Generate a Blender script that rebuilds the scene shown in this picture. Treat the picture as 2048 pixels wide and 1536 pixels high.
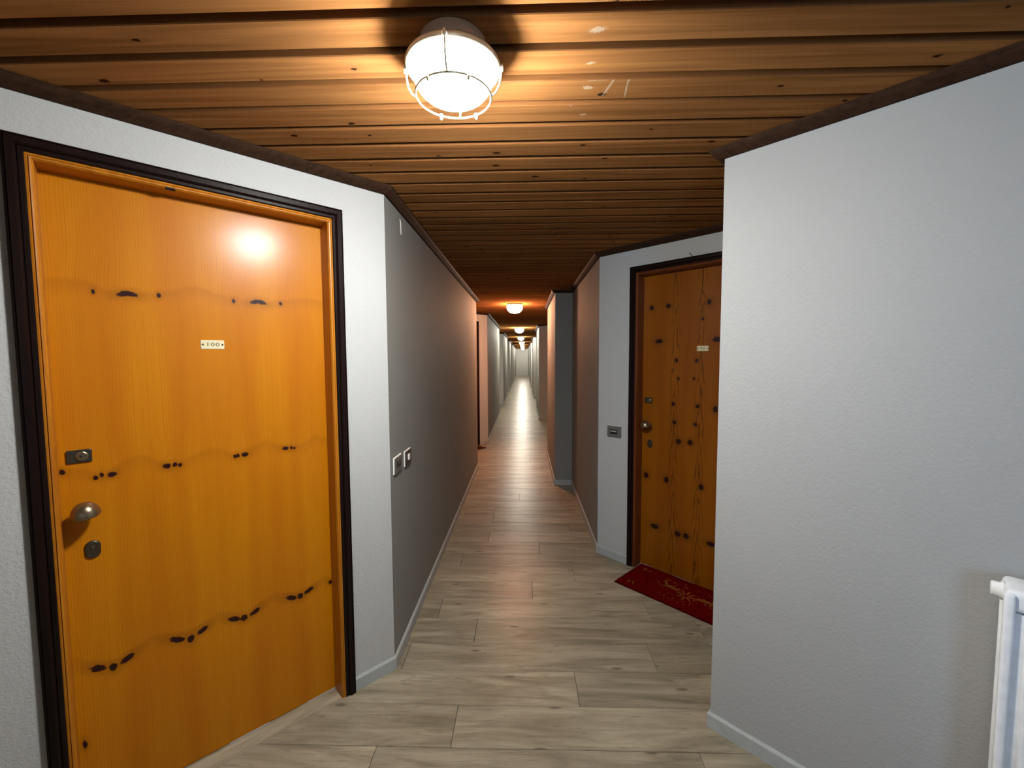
import bpy, bmesh, math, random
from mathutils import Vector, Matrix
random.seed(7)
for o in list(bpy.data.objects): bpy.data.objects.remove(o)
scene = bpy.context.scene
COL = scene.collection

# ------------------------------------------------------------------ camera
CAM_H = 1.46
cam_d = bpy.data.cameras.new('camera'); cam = bpy.data.objects.new('camera', cam_d); COL.objects.link(cam)
cam_d.sensor_fit = 'HORIZONTAL'; cam_d.sensor_width = 36.0
cam_d.lens = 36.0 * 841.7 / 2048.0
cam_d.clip_start = 0.02; cam_d.clip_end = 200
yaw, pitch, roll = math.radians(1.58), math.radians(-3.567), math.radians(-0.276)
fw = Vector((-math.sin(yaw) * math.cos(pitch), math.cos(yaw) * math.cos(pitch), math.sin(pitch)))
rt = Vector((math.cos(yaw), math.sin(yaw), 0)); up = rt.cross(fw)
r2 = rt * math.cos(roll) + up * math.sin(roll); u2 = -rt * math.sin(roll) + up * math.cos(roll)
cam.matrix_world = Matrix(((r2.x, u2.x, -fw.x, 0), (r2.y, u2.y, -fw.y, 0), (r2.z, u2.z, -fw.z, CAM_H), (0, 0, 0, 1)))
scene.camera = cam

# ------------------------------------------------------------------ world, daylight, exposure
world = bpy.data.worlds.new('overcast_sky'); scene.world = world; world.use_nodes = True
bg = world.node_tree.nodes['Background']
bg.inputs[0].default_value = (0.42, 0.66, 1.0, 1); bg.inputs[1].default_value = 17.0
# glazed opening in the slanting lobby wall behind the camera: centre, half width, sill and head heights
WIN_C, WIN_HW, WIN_Z0, WIN_Z1 = Vector((0.48, -1.68)), 0.36, 0.75, 2.05
WIN_A = math.radians(135)                                   # direction of that wall; it faces the radiator wall
pl = bpy.data.lights.new('window_portal', 'AREA'); pl.shape = 'RECTANGLE'
pl.size = 2 * WIN_HW; pl.size_y = WIN_Z1 - WIN_Z0; pl.cycles.is_portal = True
po = bpy.data.objects.new('window_portal', pl); COL.objects.link(po)
po.location = (WIN_C.x - 0.085, WIN_C.y - 0.085, (WIN_Z0 + WIN_Z1) / 2)
po.rotation_euler = Vector((1, 1, 0)).to_track_quat('-Z', 'Z').to_euler()
vs = scene.view_settings
vs.view_transform = 'Standard'; vs.look = 'None'; vs.exposure = 0.0; vs.gamma = 1.0; vs.use_curve_mapping = False

# lamps along the corridor: (x, y, colour, strength)
LAMPS = [(-0.165, 1.045, (0.97, 0.99, 0.985), 360.0),
         (-0.12, 5.92, (1.0, 0.47, 0.26), 235.0),
         (-0.10, 10.6, (1.0, 0.95, 0.80), 230.0),
         (-0.09, 15.2, (1.0, 0.95, 0.80), 230.0),
         (-0.08, 19.9, (1.0, 0.95, 0.80), 230.0),
         (-0.07, 24.6, (1.0, 0.95, 0.80), 230.0),
         (-0.06, 29.0, (1.0, 0.95, 0.80), 230.0),
         (-0.05, 33.2, (1.0, 0.95, 0.80), 230.0)]
CEIL = 2.21
S2 = math.sqrt(2)

# ------------------------------------------------------------------ helpers
def tag(o, label=None, cat=None, group=None, kind=None):
    if label: o['label'] = label
    if cat: o['category'] = cat
    if group: o['group'] = group
    if kind: o['kind'] = kind
    return o

def link(name, me, mat=None, parent=None):
    o = bpy.data.objects.new(name, me); COL.objects.link(o)
    if mat is not None and me is not None and hasattr(me, 'materials') and not me.materials: me.materials.append(mat)
    if parent is not None: o.parent = parent
    return o

def empty(name, loc=(0, 0, 0), rz=0, parent=None):
    o = bpy.data.objects.new(name, None); COL.objects.link(o); o.location = loc; o.rotation_euler = (0, 0, rz)
    o.empty_display_size = 0.1
    if parent: o.parent = parent
    return o

def me_from(name, verts, faces, smooth=False):
    me = bpy.data.meshes.new(name); me.from_pydata([tuple(v) for v in verts], [], faces)
    bm = bmesh.new(); bm.from_mesh(me); bmesh.ops.recalc_face_normals(bm, faces=bm.faces); bm.to_mesh(me); bm.free()
    if smooth: me.polygons.foreach_set('use_smooth', [True] * len(me.polygons))
    me.update(); return me

def bm_mesh(name, bm, smooth=False):
    me = bpy.data.meshes.new(name); bmesh.ops.recalc_face_normals(bm, faces=bm.faces); bm.to_mesh(me); bm.free()
    if smooth:
        me.polygons.foreach_set('use_smooth', [True] * len(me.polygons))
    return me

def bm_box(bm, x0, x1, y0, y1, z0, z1, bev=0.0, seg=2):
    r = bmesh.ops.create_cube(bm, size=1.0); vs_ = r['verts']
    for v in vs_:
        v.co = Vector(((x0 + x1) / 2 + v.co.x * (x1 - x0), (y0 + y1) / 2 + v.co.y * (y1 - y0), (z0 + z1) / 2 + v.co.z * (z1 - z0)))
    if bev > 0:
        es = list({e for v in vs_ for e in v.link_edges})
        bmesh.ops.bevel(bm, geom=es, offset=bev, segments=seg, affect='EDGES', profile=0.5)
    return bm

def box(name, x0, x1, y0, y1, z0, z1, mat, parent=None, bev=0.0, seg=2):
    bm = bmesh.new(); bm_box(bm, x0, x1, y0, y1, z0, z1, bev, seg)
    return link(name, bm_mesh(name, bm), mat, parent)

def lathe_into(bm, prof, n=48, M=None):
    """prof: list of (radius, height) about local +Z, M maps to place."""
    M = M or Matrix.Identity(4); rings = []
    for r, z in prof:
        if r < 1e-6: rings.append([bm.verts.new(M @ Vector((0, 0, z)))])
        else: rings.append([bm.verts.new(M @ Vector((r * math.cos(2 * math.pi * i / n), r * math.sin(2 * math.pi * i / n), z))) for i in range(n)])
    for a, b in zip(rings[:-1], rings[1:]):
        for i in range(n):
            j = (i + 1) % n
            if len(a) == 1 and len(b) == 1: continue
            if len(a) == 1: bm.faces.new((a[0], b[i], b[j]))
            elif len(b) == 1: bm.faces.new((a[i], a[j], b[0]))
            else: bm.faces.new((a[i], a[j], b[j], b[i]))

def tube_into(bm, pts, r, n=8, closed=False):
    pts = [Vector(p) for p in pts]; N = len(pts); rings = []; ref = None
    for i, p in enumerate(pts):
        if closed: d = pts[(i + 1) % N] - pts[i - 1]
        else: d = pts[min(i + 1, N - 1)] - pts[max(i - 1, 0)]
        d.normalize()
        if ref is None:
            ref = d.orthogonal().normalized()
        ref = (ref - d * ref.dot(d)).normalized(); b = d.cross(ref)
        rings.append([bm.verts.new(p + (ref * math.cos(2 * math.pi * k / n) + b * math.sin(2 * math.pi * k / n)) * r) for k in range(n)])
    last = N if closed else N - 1
    for i in range(last):
        a, b = rings[i], rings[(i + 1) % N]
        for k in range(n):
            bm.faces.new((a[k], a[(k + 1) % n], b[(k + 1) % n], b[k]))
    if not closed:
        bm.faces.new(rings[0][::-1]); bm.faces.new(rings[-1])

# ------------------------------------------------------------------ materials
class NT:
    def __init__(s, name):
        s.m = bpy.data.materials.new(name); s.m.use_nodes = True; s.t = s.m.node_tree
        s.t.nodes.clear()
        s.out = s.n('ShaderNodeOutputMaterial'); s.b = s.n('ShaderNodeBsdfPrincipled'); s.l(s.b.outputs[0], s.out.inputs[0])
    def n(s, t, **kw):
        x = s.t.nodes.new(t)
        for k, v in kw.items(): setattr(x, k, v)
        return x
    def l(s, a, b): s.t.links.new(a, b)
    def put(s, sock, v):
        if v is None: return
        if isinstance(v, bpy.types.NodeSocket): s.l(v, sock)
        else: sock.default_value = v
    def math(s, op, a, b=None, c=None):
        x = s.n('ShaderNodeMath', operation=op)
        for i, v in enumerate((a, b, c)): s.put(x.inputs[i], v)
        return x.outputs[0]
    def vm(s, op, a, b=None):
        x = s.n('ShaderNodeVectorMath', operation=op); s.put(x.inputs[0], a)
        if b is not None: s.put(x.inputs[1], b)
        return x.outputs['Value'] if op in ('LENGTH', 'DISTANCE', 'DOT_PRODUCT') else x.outputs[0]
    def noise(s, vec, scale, detail=3, rough=0.5, dist=0.0):
        x = s.n('ShaderNodeTexNoise'); s.put(x.inputs['Vector'], vec); x.inputs['Scale'].default_value = scale
        x.inputs['Detail'].default_value = detail; x.inputs['Roughness'].default_value = rough; x.inputs['Distortion'].default_value = dist
        return x.outputs['Fac']
    def ramp(s, fac, stops, interp='LINEAR'):
        x = s.n('ShaderNodeValToRGB'); x.color_ramp.interpolation = interp; els = x.color_ramp.elements
        while len(els) < len(stops): els.new(0.5)
        for e, (p, c) in zip(els, stops): e.position = p; e.color = (*c, 1) if len(c) == 3 else c
        s.put(x.inputs[0], fac); return x.outputs[0]
    def mr(s, v, a, b, c=0.0, d=1.0, smooth=False):
        x = s.n('ShaderNodeMapRange'); x.interpolation_type = 'SMOOTHSTEP' if smooth else 'LINEAR'
        s.put(x.inputs[0], v)
        for i, q in enumerate((a, b, c, d)): s.put(x.inputs[i + 1], q)
        return x.outputs[0]
    def mix(s, f, a, b, mode='MIX'):
        x = s.n('ShaderNodeMix', data_type='RGBA', blend_type=mode)
        s.put(x.inputs[0], f)
        s.put(x.inputs[6], (*a, 1) if isinstance(a, tuple) and len(a) == 3 else a)
        s.put(x.inputs[7], (*b, 1) if isinstance(b, tuple) and len(b) == 3 else b)
        return x.outputs[2]
    def bump(s, h, strength=0.3, dist=0.01):
        x = s.n('ShaderNodeBump'); x.inputs['Strength'].default_value = strength; x.inputs['Distance'].default_value = dist
        s.put(x.inputs['Height'], h); s.l(x.outputs[0], s.b.inputs['Normal'])
    def set(s, **kw):
        for k, v in kw.items():
            k = k.replace('_', ' ')
            if isinstance(v, tuple) and len(v) == 3: v = (*v, 1)
            s.put(s.b.inputs[k], v)
    def comb(s, x, y, z):
        c = s.n('ShaderNodeCombineXYZ'); s.put(c.inputs[0], x); s.put(c.inputs[1], y); s.put(c.inputs[2], z); return c.outputs[0]
    def sep(s, v):
        c = s.n('ShaderNodeSeparateXYZ'); s.put(c.inputs[0], v); return c.outputs
    def obj(s): return s.n('ShaderNodeTexCoord').outputs['Object']
    def pos(s): return s.n('ShaderNodeNewGeometry').outputs['Position']
    def rnd(s): return s.n('ShaderNodeObjectInfo').outputs['Random']

def plain(name, col, rough=0.5, metal=0.0, coat=0.0, bump=None, var=0.06, spec=0.35):
    t = NT(name); p = t.obj()
    nz = t.noise(p, 35, 3)
    c = t.mix(t.mr(nz, 0.3, 0.7), tuple(x * (1 - var) for x in col), tuple(min(1, x * (1 + var)) for x in col))
    t.set(Base_Color=c, Roughness=rough, Metallic=metal, Coat_Weight=coat, Specular_IOR_Level=spec)
    if bump: t.bump(t.noise(p, bump[0], 3), bump[1], 0.002)
    return t.m

def wall_mat(name, col, scale=1.0, strength=0.42):
    t = NT(name); p = t.pos()
    big = t.noise(p, 2.2, 3)
    c = t.mix(t.mr(big, 0.3, 0.7), tuple(x * 0.965 for x in col), col)
    h1 = t.noise(p, 95 * scale, 4, 0.55, 0.6)
    h2 = t.noise(p, 28 * scale, 3, 0.5, 0.3)
    h = t.math('ADD', t.mr(h1, 0.35, 0.7, 0, 0.7), t.math('MULTIPLY', h2, 0.9))
    t.set(Base_Color=c, Roughness=0.75, Specular_IOR_Level=0.25)
    t.bump(h, strength, 0.003)
    return t.m

def floor_mat(name, along='x'):
    t = NT(name); p = t.obj() if along == 'u' else t.pos(); r = t.rnd()
    x, y, z = t.sep(p)
    off = t.math('MULTIPLY', r, 37.0)
    q = t.comb(t.math('ADD', t.math('MULTIPLY', x, 1.3), off), t.math('ADD', t.math('MULTIPLY', y, 9.0), off), t.math('MULTIPLY', r, 11.0))
    g1 = t.noise(q, 1.6, 5, 0.6, 0.8)                                     # long smoky streaks
    q2 = t.comb(t.math('ADD', t.math('MULTIPLY', x, 4.0), off), t.math('MULTIPLY', y, 95.0), off)
    g2 = t.noise(q2, 1.0, 4, 0.65, 0.4)                                   # fine grain
    q3 = t.comb(t.math('ADD', t.math('MULTIPLY', x, 2.2), off), t.math('ADD', t.math('MULTIPLY', y, 7.0), off), off)
    vor = t.n('ShaderNodeTexVoronoi', voronoi_dimensions='2D'); t.put(vor.inputs['Vector'], q3); vor.inputs['Scale'].default_value = 0.9
    kn = t.math('MULTIPLY', t.mr(vor.outputs['Distance'], 0.02, 0.075, 1.0, 0.0, True), t.math('GREATER_THAN', t.sep(vor.outputs['Color'])[1], 0.45))        # knots
    g3 = t.noise(t.comb(t.math('ADD', t.math('MULTIPLY', x, 2.6), off), t.math('MULTIPLY', y, 22.0), off), 1.0, 3, 0.6, 1.6)
    base = t.mix(t.mr(g1, 0.34, 0.64), (0.20, 0.166, 0.112), (0.385, 0.33, 0.235))
    g4 = t.noise(t.comb(t.math('ADD', t.math('MULTIPLY', x, 3.4), off), t.math('ADD', t.math('MULTIPLY', y, 30.0), off), off), 1.0, 5, 0.7, 2.2)
    base = t.mix(t.math('MULTIPLY', t.mr(g4, 0.56, 0.70), 0.55), base, (0.115, 0.09, 0.06))
    base = t.mix(t.math('MULTIPLY', t.mr(g3, 0.60, 0.80), 0.6), base, (0.125, 0.098, 0.066))
    base = t.mix(t.math('MULTIPLY', t.mr(g2, 0.52, 0.72), 0.40), base, (0.17, 0.137, 0.095))
    base = t.mix(t.math('MULTIPLY', kn, 0.75), base, (0.105, 0.08, 0.052))
    tone = t.mr(r, 0, 1, 0.86, 1.10)
    cc = t.n('ShaderNodeVectorMath', operation='SCALE'); t.put(cc.inputs[0], base); t.put(cc.inputs['Scale'], tone)
    t.set(Base_Color=cc.outputs[0], Roughness=t.mr(g2, 0.3, 0.7, 0.28, 0.40), Specular_IOR_Level=0.15)
    t.bump(t.math('ADD', g2, t.math('MULTIPLY', g1, 1.0)), 0.10, 0.003)
    return t.m

SMEARS = [(0.221, 1.195, 0.0455, 0.0022, -0.05), (0.246, 1.197, 0.009, 0.0045, 1.7), (0.238, 1.231, 0.0397, 0.0038, 1.82), (0.288, 1.199, 0.009, 0.0045, 1.57), (0.29, 1.236, 0.0398, 0.0031, 1.48), (0.143, 1.302, 0.0133, 0.0046, 1.48), (0.187, 1.301, 0.0105, 0.0069, 0.17), (0.172, 1.019, 0.0198, 0.0092, -0.15), (0.173, 1.129, 0.013, 0.0046, -0.22), (0.18, 1.227, 0.0155, 0.0077, 0.04), (0.186, 1.357, 0.0107, 0.0046, -0.27)]
def ceiling_mat(name):
    t = NT(name); p = t.pos(); r = t.rnd(); x, y, z = t.sep(p)
    off = t.math('MULTIPLY', r, 53.0)
    q = t.comb(t.math('ADD', t.math('MULTIPLY', x, 1.1), off), t.math('MULTIPLY', y, 26.0), off)
    g1 = t.noise(q, 1.0, 4, 0.55, 0.9)
    g2 = t.noise(t.comb(t.math('ADD', t.math('MULTIPLY', x, 3.0), off), t.math('MULTIPLY', y, 150.0), off), 1.0, 3)
    vor = t.n('ShaderNodeTexVoronoi', voronoi_dimensions='2D'); vor.inputs['Scale'].default_value = 1.0
    t.put(vor.inputs['Vector'], t.comb(t.math('ADD', t.math('MULTIPLY', x, 4.2), off), t.math('MULTIPLY', y, 7.5), off))
    kr = t.sep(vor.outputs['Color'])[2]                                  # every knot has its own size
    kd = t.math('DIVIDE', t.math('ADD', vor.outputs['Distance'], t.mr(t.noise(p, 120, 2), 0.3, 0.7, -0.012, 0.012)), t.mr(kr, 0.0, 1.0, 0.35, 1.25))
    k = t.mr(kd, 0.038, 0.062, 1.0, 0.0, True)
    sel = t.math('GREATER_THAN', t.sep(vor.outputs['Color'])[0], 0.5)
    k = t.math('MULTIPLY', k, sel)
    halo = t.math('MULTIPLY', t.mr(kd, 0.05, 0.24, 1.0, 0.0, True), sel)
    c = t.mix(t.mr(g1, 0.32, 0.68), (0.195, 0.082, 0.025), (0.365, 0.165, 0.055))
    c = t.mix(t.math('MULTIPLY', t.mr(g2, 0.5, 0.75), 0.28), c, (0.17, 0.07, 0.022))
    c = t.mix(t.math('MULTIPLY', halo, 0.22), c, (0.20, 0.08, 0.025))
    c = t.mix(k, c, (0.035, 0.013, 0.006))
    sm = None                                                             # dried white paint smears beside the lamp
    for (cx, cy, a_, b_, ang) in SMEARS:
        mp = t.n('ShaderNodeMapping', vector_type='TEXTURE'); mp.inputs['Location'].default_value = (cx, cy, 0); mp.inputs['Rotation'].default_value = (0, 0, ang)
        mp.inputs['Scale'].default_value = (a_, b_, 1); t.put(mp.inputs['Vector'], t.comb(x, y, 0.0)); d = t.vm('LENGTH', mp.outputs[0])
        sm = d if sm is None else t.math('MINIMUM', sm, d)
    sm = t.mr(t.math('ADD', sm, t.mr(t.noise(p, 220, 3), 0.3, 0.7, -0.35, 0.35)), 0.6, 1.15, 0.42, 0.0, True)
    c = t.mix(sm, c, (0.55, 0.50, 0.42))
    tone = t.mr(r, 0, 1, 0.82, 1.12)
    cc = t.n('ShaderNodeVectorMath', operation='SCALE'); t.put(cc.inputs[0], c); t.put(cc.inputs['Scale'], tone)
    t.set(Base_Color=cc.outputs[0], Roughness=t.mr(g2, 0.3, 0.7, 0.40, 0.52), Specular_IOR_Level=0.0)
    t.bump(g2, 0.08, 0.002)
    return t.m

def door_mat(name, knots, light, dark, rows, cathedral):
    """pine veneer on the leaf: fine vertical grain, book-matched leaves, knots where the veneer has them."""
    t = NT(name); p = t.obj(); x, y, z = t.sep(p)
    flat = t.comb(x, 0.0, z)
    dmin = None
    for (cx, cz, a, b, ang) in knots:
        mp = t.n('ShaderNodeMapping', vector_type='TEXTURE')
        mp.inputs['Location'].default_value = (cx, 0, cz); mp.inputs['Rotation'].default_value = (0, -ang, 0)
        mp.inputs['Scale'].default_value = (a, 1, b); t.put(mp.inputs['Vector'], flat)
        d = t.vm('LENGTH', mp.outputs[0])
        dmin = d if dmin is None else t.math('MINIMUM', dmin, d)
    nz = t.noise(flat, 90, 2)
    dmin = t.math('ADD', dmin, t.mr(nz, 0.3, 0.7, -0.18, 0.18))
    kn = t.mr(dmin, 0.72, 1.12, 1.0, 0.0, True)
    halo = t.mr(dmin, 0.9, 3.0, 1.0, 0.0, True)
    # fine vertical grain, book-matched, drawn together where the rows of knots cross it
    bend = t.math('MULTIPLY', t.math('MULTIPLY', halo, t.math('SINE', t.math('MULTIPLY', x, 60.0))), 0.006)
    xb = t.math('ADD', t.math('PINGPONG', t.math('ADD', x, 2.03), 0.185), bend)
    for rz, x0, hp, amp in rows:
        pull = t.mr(t.math('ABSOLUTE', t.math('SUBTRACT', z, rz + 0.03)), 0.0, 0.11, 1.0, 0.0, True)
        xb = t.math('ADD', xb, t.math('MULTIPLY', t.math('MULTIPLY', pull, t.math('SINE', t.math('MULTIPLY', t.math('SUBTRACT', x, x0), math.pi / hp))), 0.010))
    wav = t.noise(t.comb(t.math('MULTIPLY', xb, 9.0), 7.0, t.math('MULTIPLY', z, 0.7)), 1.0, 2)
    ln = t.math('SINE', t.math('ADD', t.math('MULTIPLY', xb, 880.0), t.math('MULTIPLY', wav, 26.0)))
    g1 = t.noise(t.comb(t.math('MULTIPLY', xb, 230.0), 0.0, t.math('MULTIPLY', z, 1.4)), 1.0, 3, 0.6, 0.3)
    g2 = t.noise(t.comb(t.math('MULTIPLY', xb, 10.0), 3.0, t.math('MULTIPLY', z, 0.9)), 1.0, 2)
    c = t.mix(t.mr(g2, 0.30, 0.70), dark, light)
    c = t.mix(t.math('MULTIPLY', t.math('MULTIPLY', t.mr(ln, 0.0, 1.0), t.mr(g1, 0.35, 0.7)), 0.34), c, tuple(v * 0.45 for v in dark))
    # soft ridges of darker veneer above each row of knots
    for rz, x0, hp, amp in rows:
        hill = t.math('MULTIPLY', t.math('PINGPONG', t.math('SUBTRACT', x, x0), hp), amp / hp)
        wob = t.mr(t.noise(t.comb(t.math('MULTIPLY', x, 11.0), 0.0, rz * 9.0), 1.0, 2), 0.3, 0.7, -0.012, 0.012)
        dz = t.math('SUBTRACT', t.math('ADD', t.math('ADD', hill, rz), wob), z)          # > 0 below the ridge line
        band = t.math('MULTIPLY', t.mr(dz, -0.012, 0.006, 0.0, 1.0, True), t.mr(dz, 0.0, 0.055, 1.0, 0.0, True))
        c = t.mix(t.math('MULTIPLY', band, 0.30), c, tuple(v * 0.62 for v in dark))
    for cx in cathedral:
        dx = t.math('SUBTRACT', x, cx)
        w = t.math('ADD', t.math('MULTIPLY', z, 26.0), t.math('MULTIPLY', t.math('ABSOLUTE', dx), 300.0))
        w = t.math('ADD', w, t.mr(t.noise(t.comb(t.math('MULTIPLY', x, 30.0), 1.0, t.math('MULTIPLY', z, 5.0)), 1.0, 3), 0.2, 0.8, -5.0, 5.0))
        ln = t.mr(t.math('SINE', w), 0.45, 0.95, 0.0, 1.0, True)
        near = t.mr(t.math('ABSOLUTE', dx), 0.012, 0.045, 1.0, 0.0, True)
        c = t.mix(t.math('MULTIPLY', t.math('MULTIPLY', ln, near), 0.8), c, tuple(v * 0.38 for v in dark))
    c = t.mix(t.math('MULTIPLY', halo, 0.34), c, tuple(v * 0.5 for v in dark))
    c = t.mix(kn, c, (0.022, 0.003, 0.002))
    t.set(Base_Color=c, Roughness=0.5, Specular_IOR_Level=0.12, Coat_Weight=0.34, Coat_Roughness=0.25)
    t.bump(g1, 0.05, 0.001)
    return t.m

def grain_mat(name, light, dark, axis='z', rough=0.35, coat=0.3, spec=0.25):
    t = NT(name); p = t.obj(); x, y, z = t.sep(p)
    k = {'x': (2.0, 70.0, 70.0), 'z': (70.0, 70.0, 2.0)}[axis]
    g = t.noise(t.comb(*[t.math('MULTIPLY', s_, f) for s_, f in zip((x, y, z), k)]), 1.0, 4, 0.6, 0.3)
    t.set(Base_Color=t.mix(t.mr(g, 0.32, 0.68), dark, light), Roughness=rough, Coat_Weight=coat, Coat_Roughness=0.25, Specular_IOR_Level=spec)
    t.bump(g, 0.06, 0.001)
    return t.m

K1 = [(-0.293, 1.67, .0049, .008, 0), (-0.137, 1.673, .0057, .008, 0), (-0.222, 1.671, .020, .009, .25), (-0.208, 1.671, .020, .009, -.25), (0.074, 1.673, .0058, .008, 0), (0.147, 1.677, .021, .0085, .25), (0.162, 1.677, .021, .0085, -.25), (0.231, 1.677, .0057, .008, 0),
      (-0.385, 1.122, .0067, .009, .3), (-0.314, 1.091, .0071, .007, -.14), (-0.301, 1.097, .0057, .008, 0), (-0.277, 1.094, .0122, .009, .16), (-0.141, 1.097, .0122, .010, -.16), (-0.12, 1.098, .0071, .009, -.14), (-0.106, 1.094, .0064, .007, -.16), (0.056, 1.097, .0064, .008, 0), (0.066, 1.099, .0057, .008, 0), (0.088, 1.099, .0129, .009, .16), (0.228, 1.101, .0136, .008, -.15), (0.25, 1.101, .0049, .008, 0), (0.261, 1.098, .0057, .006, 0),
      (-0.338, .479, .0216, .011, -.48), (-0.303, .465, .0117, .013, .44), (-0.268, .477, .0216, .010, .48), (-0.14, .479, .0252, .011, -.45), (-0.102, .464, .0113, .015, 0), (-0.068, .48, .0203, .0095, .51), (0.03, .478, .023, .0105, -.4), (0.061, .469, .0127, .013, 0), (0.099, .478, .0211, .0095, .44), (0.229, .48, .0244, .0105, -.38), (0.263, .474, .0127, .013, 0), (0.297, .485, .0214, .0095, .38), (0.386, .487, .009, .009, -.34), (-0.378, .249, .0058, .015, 0)]
K2 = [(-0.335, 1.789, .0164, .017, 0), (-0.218, 1.793, .0178, .016, 0), (0.042, 1.793, .0142, .018, 0), (-0.278, 1.565, .0283, .016, 0), (0.096, 1.565, .0325, .017, 0), (0.005, 1.694, .0085, .009, 0), (-0.156, 1.437, .0113, .013, 0), (-0.026, 1.437, .0113, .012, 0), (-0.142, 1.32, .0085, .01, 0), (-0.041, 1.323, .0071, .009, 0), (-0.172, 1.153, .0135, .014, 0), (-0.015, 1.15, .0128, .012, 0), (-0.163, 1.033, .0142, .014, 0), (-0.026, 1.034, .0129, .012, 0), (-0.132, .91, .02, .019, 0), (-0.057, .914, .0186, .019, 0), (0.094, 1.141, .0149, .022, 0), (-0.358, .642, .0195, .021, 0), (-0.21, .641, .0188, .022, 0), (0.019, .642, .0172, .021, 0), (-0.288, .299, .0325, .018, 0), (-0.126, .295, .021, .02, 0), (-0.071, .298, .0207, .02, 0), (0.087, .295, .0298, .016, 0), (0.25, 1.79, .016, .017, 0), (0.24, .64, .018, .02, 0), (0.25, .30, .02, .018, 0)]

M = {}
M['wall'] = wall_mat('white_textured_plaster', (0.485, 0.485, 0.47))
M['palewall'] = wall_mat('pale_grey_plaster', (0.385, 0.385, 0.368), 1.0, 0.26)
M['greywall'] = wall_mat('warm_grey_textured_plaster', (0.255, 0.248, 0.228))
M['floor'] = floor_mat('grey_wood_look_tile')
M['threshold'] = floor_mat('grey_wood_look_threshold', 'u')
M['grout'] = plain('floor_joint', (0.36, 0.315, 0.24), 0.8)
M['ceiling'] = ceiling_mat('varnished_pine_boards')
M['edge'] = plain('painted_shade_board_edge', (0.165, 0.066, 0.02), 0.6, spec=0.1)  # darker brown paints the groove shade onto the board sides
M['void'] = plain('ceiling_backing', (0.012, 0.007, 0.005), 0.9, spec=0.0)
M['crown'] = grain_mat('dark_brown_moulding', (0.046, 0.022, 0.012), (0.024, 0.011, 0.006), 'x', 0.6, 0.0, 0.06)
M['casing'] = grain_mat('near_black_brown_lacquer', (0.012, 0.005, 0.004), (0.006, 0.003, 0.0025), 'z', 0.36, 0.03, 0.16)
M['jamb'] = grain_mat('orange_pine_jamb', (0.48, 0.18, 0.012), (0.35, 0.11, 0.006), 'z', 0.4, 0.12)
M['jamb2'] = grain_mat('red_brown_pine_jamb', (0.17, 0.045, 0.010), (0.11, 0.025, 0.006), 'z', 0.4, 0.15)
M['door1'] = door_mat('honey_pine_veneer', K1, (0.51, 0.178, 0.0006), (0.44, 0.130, 0.0005), [(1.672, -0.215, 0.1845, 0.035), (1.100, -0.30, 0.0915, 0.040), (0.482, -0.30, 0.0935, 0.045)], [])
M['door2'] = door_mat('knotty_brown_pine_veneer', K2, (0.26, 0.078, 0.0006), (0.21, 0.055, 0.0005), [], [-0.165, 0.0])
M['base'] = plain('grey_painted_baseboard', (0.40, 0.415, 0.395), 0.45)
M['bronze'] = plain('aged_bronze', (0.30, 0.23, 0.14), 0.28, 0.9)
M['darkbronze'] = plain('dark_bronze', (0.10, 0.085, 0.06), 0.38, 0.85)
M['black'] = plain('black_plastic', (0.012, 0.011, 0.011), 0.4)
M['ivory'] = plain('ivory_plate', (0.66, 0.58, 0.36), 0.4)
M['engrave'] = plain('dark_engraving', (0.05, 0.04, 0.015), 0.6)
M['alu'] = plain('grey_anodised_plate', (0.16, 0.15, 0.135), 0.45, 0.2)
M['brownplate'] = plain('dark_brown_plate', (0.045, 0.030, 0.020), 0.4)
M['whiteplastic'] = plain('white_plastic', (0.78, 0.76, 0.70), 0.4)
M['radiator'] = plain('white_enamel', (0.82, 0.83, 0.84), 0.35)
M['red'] = plain('red_doormat_pile', (0.11, 0.002, 0.002), 0.95, bump=(900, 0.6), var=0.2, spec=0.0)
M['redtrim'] = plain('dark_red_border', (0.06, 0.002, 0.002), 0.95, bump=(900, 0.6), var=0.2, spec=0.0)
M['gold'] = plain('faded_gold_print', (0.20, 0.065, 0.012), 0.9, var=0.2, spec=0.0)
M['brownmat'] = plain('dark_brown_doormat_pile', (0.05, 0.022, 0.012), 0.95, bump=(900, 0.6), var=0.2, spec=0.0)
M['housing'] = plain('tan_metal_housing', (0.42, 0.29, 0.18), 0.4)
M['wire'] = plain('pale_brass_wire', (0.75, 0.66, 0.45), 0.35, 0.4)
M['frame'] = plain('white_window_frame', (0.75, 0.75, 0.75), 0.4)
def glass_mat():
    t = NT('clear_window_glass'); t.set(Base_Color=(1, 1, 1), Roughness=0.02)
    tr = t.n('ShaderNodeBsdfTransparent'); mx = t.n('ShaderNodeMixShader'); mx.inputs[0].default_value = 0.06
    t.l(tr.outputs[0], mx.inputs[1]); t.l(t.b.outputs[0], mx.inputs[2]); t.l(mx.outputs[0], t.out.inputs[0]); return t.m
M['pane'] = glass_mat()
def lamp_mat(i, col, st):
    t = NT('lit_lamp_glass_%d' % (i + 1)); t.set(Base_Color=(0.9, 0.9, 0.88), Roughness=0.3, Emission_Color=col, Emission_Strength=st); return t.m

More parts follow.
